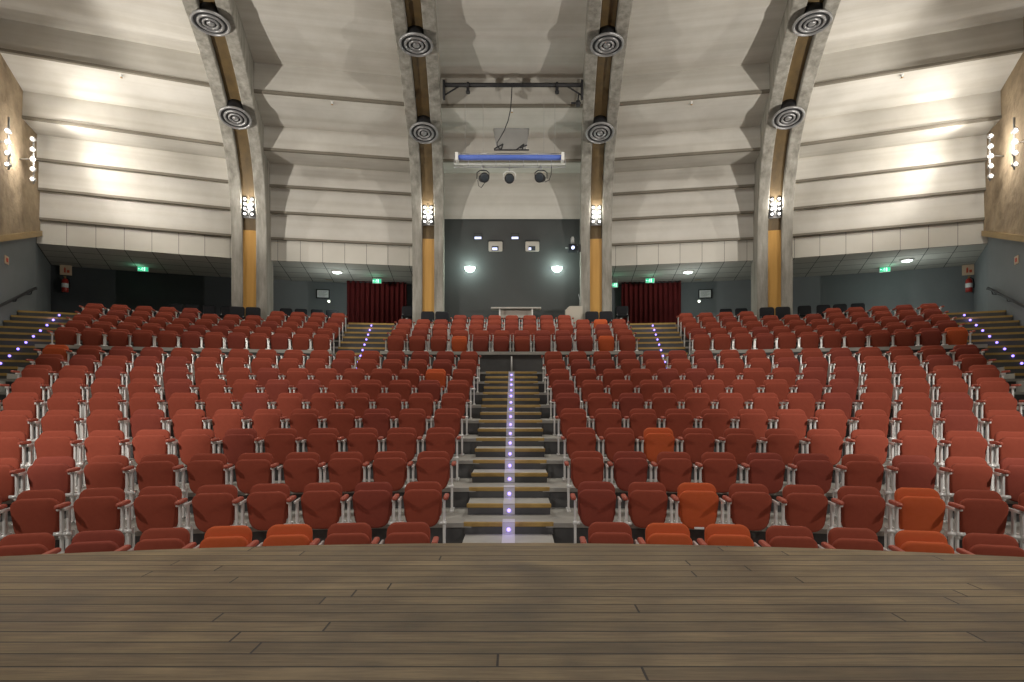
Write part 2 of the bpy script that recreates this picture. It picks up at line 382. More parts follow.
for s,nm in ((-1,'left'),(1,'right')):
    radial_stairs('staircase','narrow upper stairs with violet step lights leading to the %s curtain'%nm,*( (-(UAISLE+UAW),-(UAISLE-UAW),-UAISLE) if s<0 else (UAISLE-UAW,UAISLE+UAW,UAISLE) ),27.14,31.0,CROSSZ,TOPZ,9)
    radial_stairs('staircase','side stairs with violet step lights climbing along the %s wall'%nm,*( (-SA1,-SA0,-23.3) if s<0 else (SA0,SA1,23.3) ),27.0,31.0,CROSSZ,TOPZ,9)
    radial_stairs('staircase','lower side stairs along the %s wall beside the seat rows'%nm,*( (-SA1,-(SA0-.15),-23.0) if s<0 else (SA0-.15,SA1,23.0) ),21.0,26.42,.75,CROSSZ,12)
    for r,z in ((28,3.1),(30,3.8)):
        light_led(pol(r,s*UAISLE,z+.1),0,.5); light_led(pol(r,s*23.3,z+.1),0,.5)
# small white post below the parapet
t=empty('barrier_post',(0,27.05+RC,CROSSZ),0,'thin white post standing at the head of the centre aisle','post')
MB().tube([(0,0,.0),(0,0,.42)],.018,8).build('post',M['whitepaint'],t); MB().lathe([(.07,0),(.07,.015),(.02,.03)],14).build('base',M['blackmetal'],t)

# ------------------------------------------------------------------ seats
def rr_outline(w, z0, z1, rt, rb, n=5, taper=0.0):
    """rounded rectangle outline in x,z; taper narrows the bottom"""
    pts=[]
    hw=w/2
    for (cx,cz,r,a0) in ((hw-rt,z1-rt,rt,0),(-hw+rt,z1-rt,rt,90),(-hw+rb+taper,z0+rb,rb,180),(hw-rb-taper,z0+rb,rb,270)):
        for i in range(n+1):
            a=rad(a0+90*i/n); pts.append((cx+r*cos(a),cz+r*sin(a)))
    return pts
def pad(mb, w, z0, z1, yf, th, rt, rb, tilt=0.0, taper=0.0, bulge=.012, m=0, crown=0.0):
    out=rr_outline(w,z0,z1,rt,rb,5,taper); cz=(z0+z1)/2
    def ring(sc, y, inset):
        R=[]
        for x,z in out:
            dx=x*(1-inset/(w/2)); dz=cz+(z-cz)*(1-inset/((z1-z0)/2))
            if crown and dz>cz: dz+=crown*(1-(2*x/w)**2)
            yy=y+ (dz-z0)*tilt
            R.append(Vector((dx,yy,dz)))
        return R
    e=.016
    rings=[ring(1,yf+th,e),ring(1,yf+th-e*.6,0),ring(1,yf+e,0),ring(1,yf+e*.3,e*.5),ring(1,yf,e*1.4),ring(1,yf-bulge*.7,w*.14),ring(1,yf-bulge,w*.28)]
    mb.loft(rings,True,True,m,True)
    for i in range(1): mb.sm[-1]=True
    return mb
def frame_bm(x, s):
    f=MB()
    # upright, splayed foot, arm bracket, hinge plate
    f.bbox((x-.013,-.13,0.02),(x+.013,-.085,.57),.006)
    f.bbox((x-.010,-.03,0.02),(x+.010,.0,.33),.006)
    f.bbox((x-.012,-.20,.545),(x+.012,.01,.575),.006)
    f.bbox((x-.012,-.155,.27),(x+.012,-.03,.33),.006)
    f.bbox((x-.026,-.17,0),(x+.026,.06,.022),.006)
    return f
def seat_meshes():
    D={}
    D['backrest']=pad(MB(),.405,.34,.722,-.055,.05,.08,.06,.16,.0,.010,crown=.008)
    D['seat']=pad(MB(),.405,.245,.652,-.070,.066,.08,.125,-.13,.016,.014,crown=.010)
    D['frame_l']=frame_bm(-.236,-1); D['frame_r']=frame_bm(.236,1)
    h=MB()
    h.tube([(-.262,-.15,.315),(-.186,-.15,.315)],.019,8); D['hinge_l']=h
    h=MB(); h.tube([(.186,-.15,.315),(.262,-.15,.315)],.019,8); D['hinge_r']=h
    for s,k in ((-1,'arm_l'),(1,'arm_r')):
        a=MB(); x=s*.262
        a.bbox((x-.026,-.27,.575),(x+.026,-.04,.612),.010)
        a.tube([(x,-.27,.593),(x,-.288,.593)],[.018,.008],8)
        D[k]=a
    g=MB(); g.box((-.05,-.105,.258),(.05,-.094,.278)); D['tag']=g
    return D
SM=seat_meshes()
fab={'red':'fabric','deep':'fabric_deep','orange':'fabric_orange'}
PROTO={}
def make_seat(col, arm, tagged=False):
    key=(col,arm,tagged)
    root=bpy.data.objects.new('theatre_seat',None); root.empty_display_size=.2
    parts=[('backrest','backrest',fab[col]),('seat','seat',fab[col]),('side_frame','frame_l','alu'),('side_frame','frame_r','alu'),('hinge','hinge_l','alu'),('hinge','hinge_r','alu')]
    if arm in ('l','b'): parts.append(('armrest','arm_l','armred'))
    if arm in ('r','b'): parts.append(('armrest','arm_r','armred'))
    if tagged: parts.append(('number_tag','tag','paper'))
    kids=[]
    for nm,k,m in parts:
        mk=(k,m)
        if mk not in MESHC: MESHC[mk]=SM[k].mesh(nm,M[m])
        o=bpy.data.objects.new(nm,MESHC[mk])
        if nm=='armrest': o['label']='red padded armrest'
        if nm in('side_frame',): o['label']='pale cast metal side frame'
        kids.append(o)
    PROTO[key]=(root,kids)
MESHC={}
def place_seat(S):
    key=(S['col'],S['arm'],S['tag'])
    if key not in PROTO: make_seat(*key)
    root,kids=PROTO[key]
    r=root.copy(); COL.objects.link(r); r.location=S['loc']; r.rotation_euler=(0,0,-rad(S['th']))
    tag(r,S['label'],'seat','folding theatre seats in rows')
    for k in kids:
        c=k.copy(); COL.objects.link(c); c.parent=r
    return r
seats=[]
ORANGE=[(0,290),(0,226),(0,668),(0,725),(0,920),(1,697),(1,916),(3,655),(7,437),(9,56)]
UORANGE=[(0,460),(0,607),(0,955),(3,608)]
CN={'red':'brick red','deep':'dark red','orange':'bright orange-red'}
def add_seat(rho, th, z, arm, label, bright, j=True):
    p=pol(rho,th,z); 
    x=px_of(p)
    if x<-34 or x>1058: return
    col='red' if random.random()<.72 else 'deep'
    if bright is not None: col='orange'
    jt=random.uniform(-.5,.5)
    seats.append(dict(loc=p+Vector((random.uniform(-.006,.006),random.uniform(-.006,.006),0)),th=th+jt,col=col,arm=arm,tag=bright=='tag',label=label.replace('@',CN[col]),d=p.y,row=rho))
for i in range(10):
    p=(.538,.538,.534,.536,.538,.540,.542,.540,.534,.567)[i]; R=rowR[i]
    s0=(.93,.935,.94,.975,.985,.985,.98,.98,.975,.985)[i]
    nmax=(11,11,11,12,12,13,14,15,16,16)[i]
    for s,side in ((-1,'left'),(1,'right')):
        for k in range(nmax):
            th=s*degrees((s0+(.028 if s>0 and i<4 else 0)+p*k)/R); x=px_of(pol(R,th,0))
            br=None
            for (ri,ox) in ORANGE:
                if ri==i and abs(x-ox)<(20 if i<5 else 11): br='tag' if (ri,ox)==(1,697) else 'y'
            arm='r' if s<0 else 'l'
            if k==nmax-1: arm='b'
            add_seat(R,th,rowZ[i],arm,'@ folding theatre seat, %s from centre aisle, %s lower row, %s side'%(ORD[k+1],ORD[i+1],side),br)
URN=['front','second','third','fourth','rearmost']
for i in range(5):
    R=UR[i]
    nc=(12,12,13,13,7)[i]; a=6.19 if i<2 else (6.02 if i<4 else 3.0*.98)
    if i==2 or i==3: a=6.1
    if i==4: a=3.05
    for k in range(nc):
        th=-a+2*a*k/(nc-1); x=px_of(pol(R,th,0)); br=None
        for (ri,ox) in UORANGE:
            if ri==i and abs(x-ox)<9: br='tag' if ri==0 else 'y'
        add_seat(R,th,UZ[i],'b' if k==nc-1 else 'l','@ folding theatre seat, %s from left in centre block, %s upper row'%(ORD[k+1],URN[i]),br)
    f=(701.6,698.4,692.6,689,686)[i]; l=(955.6,946,939.5,932,929)[i]
    t0=theta_at(f,R); t1=theta_at(l,R); n=12 if i<3 else 12
    for s,side in ((-1,'left'),(1,'right')):
        for k in range(n):
            th=s*(t0+(t1-t0)*k/(n-1)); x=px_of(pol(R,th,0)); br=None
            if i==0 and s==1 and k==n-1: br='tag'
            if i==4 and abs(abs(th)-15)<1.6: continue      # black chairs stand here, before the rib
            add_seat(R,th,UZ[i],('r' if s<0 else 'l') if k<n-1 else 'b','@ folding theatre seat, %s from curtain stairs, %s upper row, %s block'%(ORD[k+1],URN[i],side),br)
seats.sort(key=lambda S:S['d'])
for S in seats[:300]: place_seat(S)
rest=MB(); mats=[M['fabric'],M['fabric_deep'],M['fabric_orange'],M['alu'],M['armred']]
ix={'red':0,'deep':1,'orange':2}
for S in seats[300:]:
    T=Matrix.Translation(S['loc'])@Matrix.Rotation(-rad(S['th']),4,'Z')
    for k in ['backrest','seat','frame_l','frame_r']+(['arm_l'] if S['arm'] in 'lb' else [])+(['arm_r'] if S['arm'] in 'rb' else []):
        src=SM[k]; n=len(rest.v); rest.v+=[T@v for v in src.v]
        mi=ix[S['col']] if k in('backrest','seat') else (4 if 'arm' in k else 3)
        for f,sm in zip(src.f,src.sm): rest.face([n+q for q in f],m=mi,sm=sm)
o=rest.build('theatre_seats',mats); tag(o,'remaining far rows of red folding theatre seats in the rear upper blocks','seats','folding theatre seats in rows','stuff')
print('SEATS',len(seats))

# black loose chairs on the top landing and before the ribs
def chair_proto():
    root=bpy.data.objects.new('black_chair',None)
    b=pad(MB(),.42,.50,.84,-.03,.035,.07,.05,.14,0,.006).mesh('backrest',M['blackplastic'])
    sm=MB()
    rings=[]
    for z,i_ in ((.425,.02),(.435,0),(.465,0),(.475,.03)):
        rings.append([Vector((x*(1-i_*3),-.24+(zz-.2)*(1-i_*3),z)) for x,zz in rr_outline(.43,0,.42,.06,.06,4)])
    sm.loft(rings,True,True,0,True)
    s=sm.mesh('seat',M['blackplastic'])
    out=[('backrest',b),('seat',s)]
    for sx in (-1,1):
        for y0,y1 in ((-.40,-.44),(-.06,-.0)):
            out.append(('leg',MB().tube([(sx*.19,y1,0),(sx*.18,y0,.43)],.012,8).mesh('leg',M['greymetal'])))
        out.append(('back_post',MB().tube([(sx*.17,-.06,.43),(sx*.17,.0,.60),(sx*.16,.03,.72)],.011,8).mesh('back_post',M['greymetal'])))
    kids=[bpy.data.objects.new(n,m) for n,m in out]
    return root,kids
CH=chair_proto()
def black_chair(p, rz, label):
    r=CH[0].copy(); COL.objects.link(r); r.location=p; r.rotation_euler=(0,0,rz); tag(r,label,'chair','black chairs along the back')
    for k in CH[1]:
        c=k.copy(); COL.objects.link(c); c.parent=r
def rchair(px, R, z, label):
    th=theta_at(px,R); black_chair(pol(R,th,z),-rad(th)+random.uniform(-.08,.08),label)
for i,x in enumerate((286,301,317,332)): rchair(x,33.6,TOPZ,'black chair, %s from left beneath the framed notice left of the curtain'%ORD[i+1])
for i,x in enumerate((176,192,209,227)): rchair(x,33.6,TOPZ,'black chair, %s from left before the dark rear wall at far left'%ORD[i+1])
for i,x in enumerate((237,253)): rchair(x,31.0-.1,UZ[4],'black chair, %s from left before the foot of leftmost concrete rib'%ORD[i+1])
for i,x in enumerate((427.6,442)): rchair(x,30.85,UZ[4],'black chair, %s from left before the inner left concrete rib'%ORD[i+1])
rchair(408,32.4,TOPZ,'black chair standing right beside the left red curtain')
for i,x in enumerate((592,606,)): rchair(x,30.85,UZ[4],'black chair, %s from left before the inner right concrete rib'%ORD[i+1])
rchair(622,32.4,TOPZ,'black chair standing left beside the right red curtain')
for i,x in enumerate((726,741.5)): rchair(x,33.6,TOPZ,'black chair, %s from left beneath the framed notice right of the curtain'%ORD[i+1])
for i,x in enumerate((767,783)): rchair(x,30.9,UZ[4],'black chair, %s from left before the foot of rightmost concrete rib'%ORD[i+1])
for i,x in enumerate((804.5,823.5,840,858)): rchair(x,33.6,TOPZ,'black chair, %s from left before the blue rear wall at far right'%ORD[i+1])

# ------------------------------------------------------------------ ceiling bays
RIBA=[-14.85,-4.95,4.95,14.85]
prof=[(9,11.0),(19.0,10.5),(19.0,9.9),(19.1,9.9),(25.3,10.05)]
def lip(R,zt,z):      # face from zt down to lip z
    return [(R+.05,zt),(R,z+.07),(R-.035,z+.07),(R-.035,z),(R+.06,z)]
full=prof+lip(25.25,10.05,9.28)+lip(29.15,9.13,8.30)+lip(30.66,8.12,7.37)+lip(31.74,7.43,6.68)+lip(31.88,6.70,5.89)+lip(31.98,5.90,5.08)
def strip_mesh(pts, a0, a1, mats, name, lipset=()):
    mb=MB(); acc=0
    for (r0,z0),(r1,z1) in zip(pts[:-1],pts[1:]):
        d=hypot(r1-r0,z1-z0)
        n=mb.add([pol(r0,a0,E+z0-.05),pol(r0,a1,E+z0-.05),pol(r1,a1,E+z1-.05),pol(r1,a0,E+z1-.05)])
        mi=1 if (abs(z0-z1)<.002 and abs(r1-r0)<.12) or (abs(r0-r1)<.002 and abs(z0-z1)<.08) else 0
        mb.face((n,n+1,n+2,n+3),[(0,acc),(1,acc),(1,acc+d),(0,acc+d)],mi)
        acc+=d
    return mb.build(name,mats)
bays=[(-WA,-14.85),(-14.85,-4.95),(-4.95,4.95),(4.95,14.85),(14.85,WA)]
for bi,(a0,a1) in enumerate(bays):
    pts=full if bi!=2 else full[:len(prof)+15]+[(31.72,7.43),(31.72,5.92)]
    tag(strip_mesh(pts,a0,a1,[M['plaster'] if True else 0,M['lip']],'ceiling'),kind='structure')
    if bi!=2:
        mb=MB()
        n=mb.add([pol(32.08,a0,E+5.10),pol(32.08,a1,E+5.10),pol(32.08,a1,E+4.38),pol(32.08,a0,E+4.38)]); mb.face((n,n+1,n+2,n+3),[(0,0),(1,0),(1,1),(0,1)])
        tag(mb.build('trim_fascia',M['fascia']),kind='structure')
        mb=MB()
        qa,qb,qc,qd=pol(32.08,a0,E+4.38),pol(32.08,a1,E+4.38),pol(35.3,a1*(25.75/25 if abs(a1)>20 else 1),E+4.34),pol(35.3,a0*(25.75/25 if abs(a0)>20 else 1),E+4.34)
        NU,NV=16,8
        n=mb.add([qa.lerp(qb,u/NU).lerp(qd.lerp(qc,u/NU),v/NV) for v in range(NV+1) for u in range(NU+1)])
        for v in range(NV):
            for u in range(NU):
                k=n+v*(NU+1)+u; mb.face((k,k+1,k+NU+2,k+NU+1),[(u/NU,v/NV),((u+1)/NU,v/NV),((u+1)/NU,(v+1)/NV),(u/NU,(v+1)/NV)])
        tag(mb.build('ceiling',M['soffit']),kind='structure')
# pale green panel over the booth wall, then the charcoal booth wall
yb=18.62
mb=MB().box((-2.9,yb-.0,E+5.9),(2.9,yb+.12,E+7.6)); tag(mb.build('wall_booth_upper',M['greenpanel']),kind='structure')
mb=MB().box((-2.9,yb+.06,TOPZ-.1),(2.9,yb+.2,E+5.9)); tag(mb.build('wall_booth',M['darkwall']),kind='structure')
mb=MB().box((-2.9,yb+.2,TOPZ),(-2.75,yb+3.6,E+5.2)).box((2.75,yb+.2,TOPZ),(2.9,yb+3.6,E+5.2)); tag(mb.build('wall_booth_side',M['bluewall']),kind='structure')
# rear walls
for nm,a0,a1,mt in (('wall_rear_left',-WA-1,-14.85,'shadewall'),('wall_rear_inner_left',-14.85,-4,'bluewall'),('wall_rear_inner_right',4,14.85,'bluewall'),('wall_rear_right',14.85,WA+1,'bluewall')):
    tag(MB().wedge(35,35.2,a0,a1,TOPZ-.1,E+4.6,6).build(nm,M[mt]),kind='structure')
# side walls: painted lower part, wooden rail, rough stone above
for s,nm in ((-1,'left'),(1,'right')):
    def zt(r): return E+3.86+(r-29.57)*.305
    lo=MB(); up=MB(); tr=MB()
    rs=[16.6+i*(32.05-16.6)/12 for i in range(13)]
    def P3(r,off,z):
        p=pol(r,s*WA,z); t=rad(s*WA); nrm=Vector((cos(t),-sin(t),0))*s; return p-nrm*off
    for r0,r1 in zip(rs[:-1],rs[1:]):
        for mbx,o0,za,zb in ((lo,0,lambda r:-.2,lambda r:zt(r)),(up,.10,lambda r:zt(r)+.12,lambda r:E+11)):
            n=mbx.add([P3(r0,o0,za(r0)),P3(r1,o0,za(r1)),P3(r1,o0,zb(r1)),P3(r0,o0,zb(r0))]); mbx.face((n,n+1,n+2,n+3) if s<0 else (n+3,n+2,n+1,n))
        vs=[]
        for r in (r0,r1): vs.append([P3(r,0,zt(r)-.02),P3(r,.15,zt(r)-.02),P3(r,.15,zt(r)+.13),P3(r,0,zt(r)+.13)])
        tr.loft(vs,True,True)
    q_=[pol(35.3,s*25.75,-.2),pol(35.3,s*25.75,E+4.6)]
    n=lo.add([P3(32.05,0,-.2),q_[0],q_[1],P3(32.05,0,E+4.6)]); lo.face((n,n+1,n+2,n+3) if s<0 else (n+3,n+2,n+1,n))
    tag(lo.build('wall_%s'%nm,M['bluewall']),kind='structure')
    tag(up.build('wall_%s_stone'%nm,M['stone']),kind='structure')
    tag(tr.build('trim_%s_rail'%nm,M['rail_wood']),kind='structure')
    # handrail
    h=empty('handrail',P3(30,.1,zt(30)-2.2),0,'dark sloping handrail fixed to the %s side wall'%nm,'handrail')
    off=-Vector(h.location)
    a=P3(28.3,.12,E+3.07-.33*(31.9-28.3))+off; b=P3(31.6,.12,E+3.03)+off
    MB().tube([a+Vector((0,0,-.02)),a,b,b+Vector((0,0,-.04))],.035,10).build('rail',M['blackmetal'],h)
    for r in (28.8,30.2,31.3):
        z=E+3.05-.33*(31.75-r); MB().tube([P3(r,0,z-.10)+off,P3(r,.10,z-.09)+off,P3(r,.12,z-.01)+off],.014,6).build('bracket',M['blackmetal'],h)
    # small sign on the wall
    r=29.9; z=E+(CY-260)/F*14.1
    g=empty('wall_sign',P3(r,.0,z),0,'small reddish sign on the %s side wall above the handrail'%nm,'sign'); off=-Vector(g.location)
    t=rad(s*WA); d=Vector((sin(t),cos(t),0))
    def pl(mb_,a0,a1,z0,z1,o): 
        q=[P3(r+a0,o,z+z0)+off,P3(r+a1,o,z+z0)+off,P3(r+a1,o,z+z1)+off,P3(r+a0,o,z+z1)+off]
        q2=[P3(r+a0,0,z+z0)+off,P3(r+a1,0,z+z0)+off,P3(r+a1,0,z+z1)+off,P3(r+a0,0,z+z1)+off]
        mb_.loft([q2,q],True,True); return mb_
    pl(MB(),-.12,.12,-.1,.1,.02).build('panel',M['signtan'],g); pl(MB(),-.06,.06,-.05,.05,.026).build('symbol',M['signred'],g)

# ------------------------------------------------------------------ ribs
rprof=[(31.2,-2.2),(31.2,0),(31.2,2.5),(31.2,4.6),(31.13,5.4),(30.95,6.05),(30.65,6.65),(30.2,7.2),(29.6,7.65),(28.9,8.0),(28.1,8.32),(27.2,8.56),(26,8.78),(24.5,8.93),(22,9.0),(18,9.0),(10,9.0)]
def catmull(pts,k=3):
    out=[]
    for i in range(len(pts)-1):
        p0=pts[max(i-1,0)];p1=pts[i];p2=pts[i+1];p3=pts[min(i+2,len(pts)-1)]
        for j in range(k):
            t=j/k
            out.append(tuple(.5*((2*p1[q])+(-p0[q]+p2[q])*t+(2*p0[q]-5*p1[q]+4*p2[q]-p3[q])*t*t+(-p0[q]+3*p1[q]-3*p2[q]+p3[q])*t**3) for q in (0,1)))
    out.append(pts[-1]); return out
RP=catmull(rprof[2:],3); RP=[rprof[0],rprof[1]]+RP
def rib_normal(i):
    a=RP[max(i-1,0)]; b=RP[min(i+1,len(RP)-1)]
    d=(b[0]-a[0],b[1]-a[1]); l=hypot(*d)
    return (d[1]/l,-d[0]/l)      # away from the room
def sweep(mb, ang, x0, x1, d0, d1, z0=None, z1=None):
    t=rad(ang); rv=Vector((sin(t),cos(t),0)); tv=Vector((cos(t),-sin(t),0)); rings=[]
    for i,(r,z) in enumerate(RP):
        if z0 is not None and z<z0: continue
        if z1 is not None and z>z1: continue
        n=rib_normal(i); 
        if n[0]<0 and z<4: n=(1,0)
        def q(x,d): return Vector((0,RC,E+z+n[1]*d))+rv*(r+n[0]*d)+tv*x
        c=.02
        rings.append([q(x0,d1),q(x0,d0+c),q(x0+c,d0),q(x1-c,d0),q(x1,d0+c),q(x1,d1)])
    mb.loft(rings,True,True); return mb
RN=['outer left','inner left','inner right','outer right']
for ang,nm in zip(RIBA,RN):
    root=empty('concrete_rib',pol(31.2,ang,TOPZ),0,'tall curved twin concrete rib, %s of the four, with round ceiling vents'%nm,'rib','concrete ribs arching over the hall')
    off=-Vector(root.location)
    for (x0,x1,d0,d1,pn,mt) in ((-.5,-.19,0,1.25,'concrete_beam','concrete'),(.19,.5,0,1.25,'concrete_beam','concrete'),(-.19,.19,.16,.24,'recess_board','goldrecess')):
        m_=sweep(MB(),ang,x0,x1,d0,d1); m_.v=[v+off for v in m_.v]; 
        # keep feet at landing
        m_.build(pn,M[mt],root)
    m_=MB(); t=rad(ang); T=Matrix.Translation(pol(0,0,0))@Matrix.Rotation(-t,4,'Z')
    m_=MB().box((-.188,31.30,UZ[4]-.0),(.188,31.36,E+5.1),Matrix.Translation((0,RC,0))@Matrix.Rotation(-t,4,'Z')); m_.v=[v+off for v in m_.v]
    b=m_.build('wood_panel',M['amber'],root); b['label']='amber wood panel in the foot of the rib'
    # round air diffusers
    for (R_,z_,tilt,wh) in ((29.3,7.56,17,'lower'),(26.75,8.50,4,'upper')):
        v=empty('air_diffuser',pol(R_,ang,E+z_),-t,'round ringed ceiling air diffuser, %s one on the %s rib'%(wh,nm),'air diffuser','round air diffusers on the ribs')
        v.rotation_euler=(rad(-tilt) if True else 0,0,-t)
        MB().lathe([(.24,.04),(.24,.48)],24).build('duct_collar',M['blackmetal'],v)
        MB().lathe([(.35,.05),(.405,.045),(.415,.02),(.39,-.012),(.36,.0),(.35,.02),(.35,.05)],36,caps=False).build('outer_ring',M['discring'],v)
        MB().lathe([(.225,.03),(.285,.035),(.29,.01),(.255,-.018),(.23,-.005),(.225,.03)],32,caps=False).build('middle_ring',M['discring'],v)
        MB().lathe([(.125,.02),(.175,.03),(.18,.0),(.15,-.02),(.13,-.01),(.125,.02)],28,caps=False).build('inner_ring',M['discring'],v)
        MB().lathe([(.08,.03),(.085,.0),(.05,-.02),(.01,-.025)],20).build('core',M['discring'],v)
        MB().lathe([(.38,.03),(.38,.06)],28).build('backing_plate',M['blackmetal'],v)
    # lamp cluster in the recess
    Yc=pol(30.95,ang).y; zc=z_at(205 if abs(ang)>10 else 213,Yc)
    c=empty('lamp_cluster',pol(31.08,ang,zc),-t,'cluster of bright lamps in the recess of the %s rib'%nm,'lamp','lamp clusters')
    MB().bbox((-.17,.10,-.32),(.17,.15,.32),.01).build('mounting_plate',M['greymetal'],c)
    for cx in (-.10,.10):
        for k in range(4):
            zz=-.23+.15*k
            hd=MB().lathe([(.03,.10),(.055,.06),(.075,0)],12,Matrix.Translation((cx,0,zz))@Matrix.Rotation(-pi/2,4,'X'))
            h_=hd.build('lamp_head',M['blackmetal'],c)
            MB().sphere((cx,-.005,zz),.036,10,6).build('bulb',M['bulb'],h_)
    p=pol(30.97,ang,zc+.1)
    light('POINT','cluster_light',p,16,WARM,.05)

# wall lamp clusters
for s,nm in ((-1,'left'),(1,'right')):
    for (px,py,Y,k,wh) in (((28 if s<0 else 1000),160 if s<0 else 157,14.6,5,'far'),((-2 if s<0 else 1026),143,13.1,4,'near')):
        p=P(px,py,Y)
        # keep inside the wall
        lim=(p.y-RC)*tan(rad(WA))-.45
        if abs(p.x)>lim: p.x=s*lim
        c=empty('lamp_cluster',p,0,'vertical bar of bright lamps on the %s wall, the %s one'%(nm,'one nearer the rear' if wh=='far' else 'one nearer the stage'),'lamp','lamp clusters')
        c['label']='vertical bar of bright lamps on the %s stone wall, nearer the %s'%(nm,'rear' if wh=='far' else 'stage')
        MB().tube([(0,.05,-.6),(0,.05,.62)],.022,8).build('bar',M['greymetal'],c)
        w_=(p.y-RC)*tan(rad(WA))-abs(p.x)
        MB().tube([(0,.05,.05),(s*w_*.95,.05,.05)],.02,8).build('bracket',M['greymetal'],c)
        for q in range(k):
            zz=-.5+.26*q
            h_=MB().lathe([(.03,.10),(.055,.06),(.075,0)],12,Matrix.Translation((-s*.03,-.03,zz))@Matrix.Rotation(-pi/2,4,'X')).build('lamp_head',M['greymetal'],c)
            MB().sphere((-s*.03,-.025,zz),.04,10,6).build('bulb',M['bulb'],h_)
        light('SPOT','cluster_light',p+Vector((-s*.30,-.12,.1)),270,WARM,.05,pol(31.5,s*16.5,E+7.6),125,.6); light('POINT','cluster_spill',p+Vector((-s*.3,-.2,0)),60,WARM,.06)

# ------------------------------------------------------------------ curtains, doors
for s,nm in ((-1,'left'),(1,'right')):
    R=34.6; t0=theta_at(CX+s*107.5,R); t1=theta_at(CX+s*167,R)
    mb=MB(); n=90; z0=TOPZ+.03; z1=E+4.34; k=len(mb.v); rows=7
    for j in range(rows+1):
        zz=z0+(z1-z0)*j/rows
        for i in range(n+1):
            a=t0+(t1-t0)*i/n; amp=.055*(1-.35*j/rows)
            r=R+amp*sin(i*2*pi/7.5)+.02*sin(i*1.7+j*.4)
            mb.v.append(pol(r,a,zz))
    for j in range(rows):
        for i in range(n):
            q=j*(n+1)+i; mb.face((q,q+1,q+n+2,q+n+1),sm=True)
    root=empty('curtain',pol(R,(t0+t1)/2,TOPZ),0,'dark red velvet curtain closing the %s rear doorway'%nm,'curtain','red doorway curtains')
    off=-Vector(root.location)
    mb.v=[v+off for v in mb.v]; o=mb.build('cloth',M['curtain'],root)
    md=o.modifiers.new('s','SOLIDIFY'); md.thickness=.012
    MB().tube([pol(R,t0,E+4.30)+off,pol(R,t1,E+4.30)+off],.025,8).build('curtain_rod',M['blackmetal'],root)
    # pale door jamb strip on the inner edge
    a=t0-s*.12; m_=MB().wedge(34.2,34.3,min(a,t0),max(a,t0),TOPZ+.2,E+3.2); m_=m_.build('trim_jamb',M['whitepaint']); tag(m_,kind='structure')

# ------------------------------------------------------------------ exit signs
def exit_sign(px,py,R,label,wd=.36,drop=True,arrow=1):
    th=theta_at(px,R); p=pol(R,th); p.z=z_at(py,p.y)
    g=empty('exit_sign',p,-rad(th),label,'exit sign','green emergency exit signs')
    g.scale=(.82,.82,.82)
    MB().bbox((-wd/2-.015,.0,-.1),(wd/2+.015,.05,.1),.006).build('housing',M['whitepaint'],g)
    f=MB().box((-wd/2,-.006,-.085),(wd/2,.0,.085)).build('sign_face',M['green_sign'],g)
    m_=MB(); y0,y1=-.012,-.006
    # running figure, door and arrow
    m_.sphere((-.02,-.009,.055),.014,8,4,(1,.3,1))
    for (a,b) in (((-.02,.04),(-.035,.0)),((-.035,.0),(-.01,-.03)),((-.01,-.03),(-.02,-.065)),((-.035,.0),(-.065,-.03)),((-.065,-.03),(-.09,-.025)),((-.022,.035),(.01,.01)),((-.024,.035),(-.055,.02))):
        m_.tube([(a[0],-.009,a[1]),(b[0],-.009,b[1])],.0075,5)
    m_.box((.03,y0,-.07),(.075,y1,.07))
    s=arrow
    m_.box((-.155,y0,-.012),(-.115,y1,.012)); m_.quad((-.175,y0,0),(-.145,y0,-.03),(-.145,y0,.03),(-.175,y0,0.001))
    m_.build('pictogram',M['sign_white'],f)
    hl=max(.12,(E+4.355-p.z)/.82)
    if drop: MB().tube([(-.1,.025,.09),(-.1,.025,hl)],.006,6).tube([(.1,.025,.09),(.1,.025,hl)],.006,6).build('hanger',M['greymetal'],g)
    light('POINT','sign_glow',p-Vector((0,.25,.05)),1.2,(.3,1,.6),.1)
exit_sign(143,269,34.2,'green exit sign hanging before the dark rear wall at far left')
exit_sign(377,281,33.8,'green exit sign above the left red curtain')
exit_sign(650,280.5,33.8,'green exit sign above the right red curtain')
exit_sign(885,269.5,34.2,'green exit sign hanging before the blue rear wall at far right')
exit_sign(615,285,33.6,'small dim green exit sign left of the right red curtain',.22)

# downlights
for px,py,R,lb in ((337,271,33.1,'left'),(688,272,33.1,'right of the centre'),(907,258,33.3,'far right')):
    th=theta_at(px,R); p=pol(R,th,E+4.355)
    g=empty('downlight',p,0,'round glowing downlight in the low ceiling panels, %s'%({'left':'left of the left curtain','right of the centre':'right of the right curtain','far right':'nearest the right wall'}[lb]),'downlight','round downlights')
    MB().lathe([(.19,.0),(.19,-.03),(.15,-.045)],24).build('rim',M['whitepaint'],g)
    MB().lathe([(.15,-.02),(.148,-.05),(.08,-.075),(.01,-.08)],20).build('diffuser',M['softglow'],g)
    light('POINT','downlight_glow',p-Vector((0,0,.9)),24,(.9,1,.95),.12)

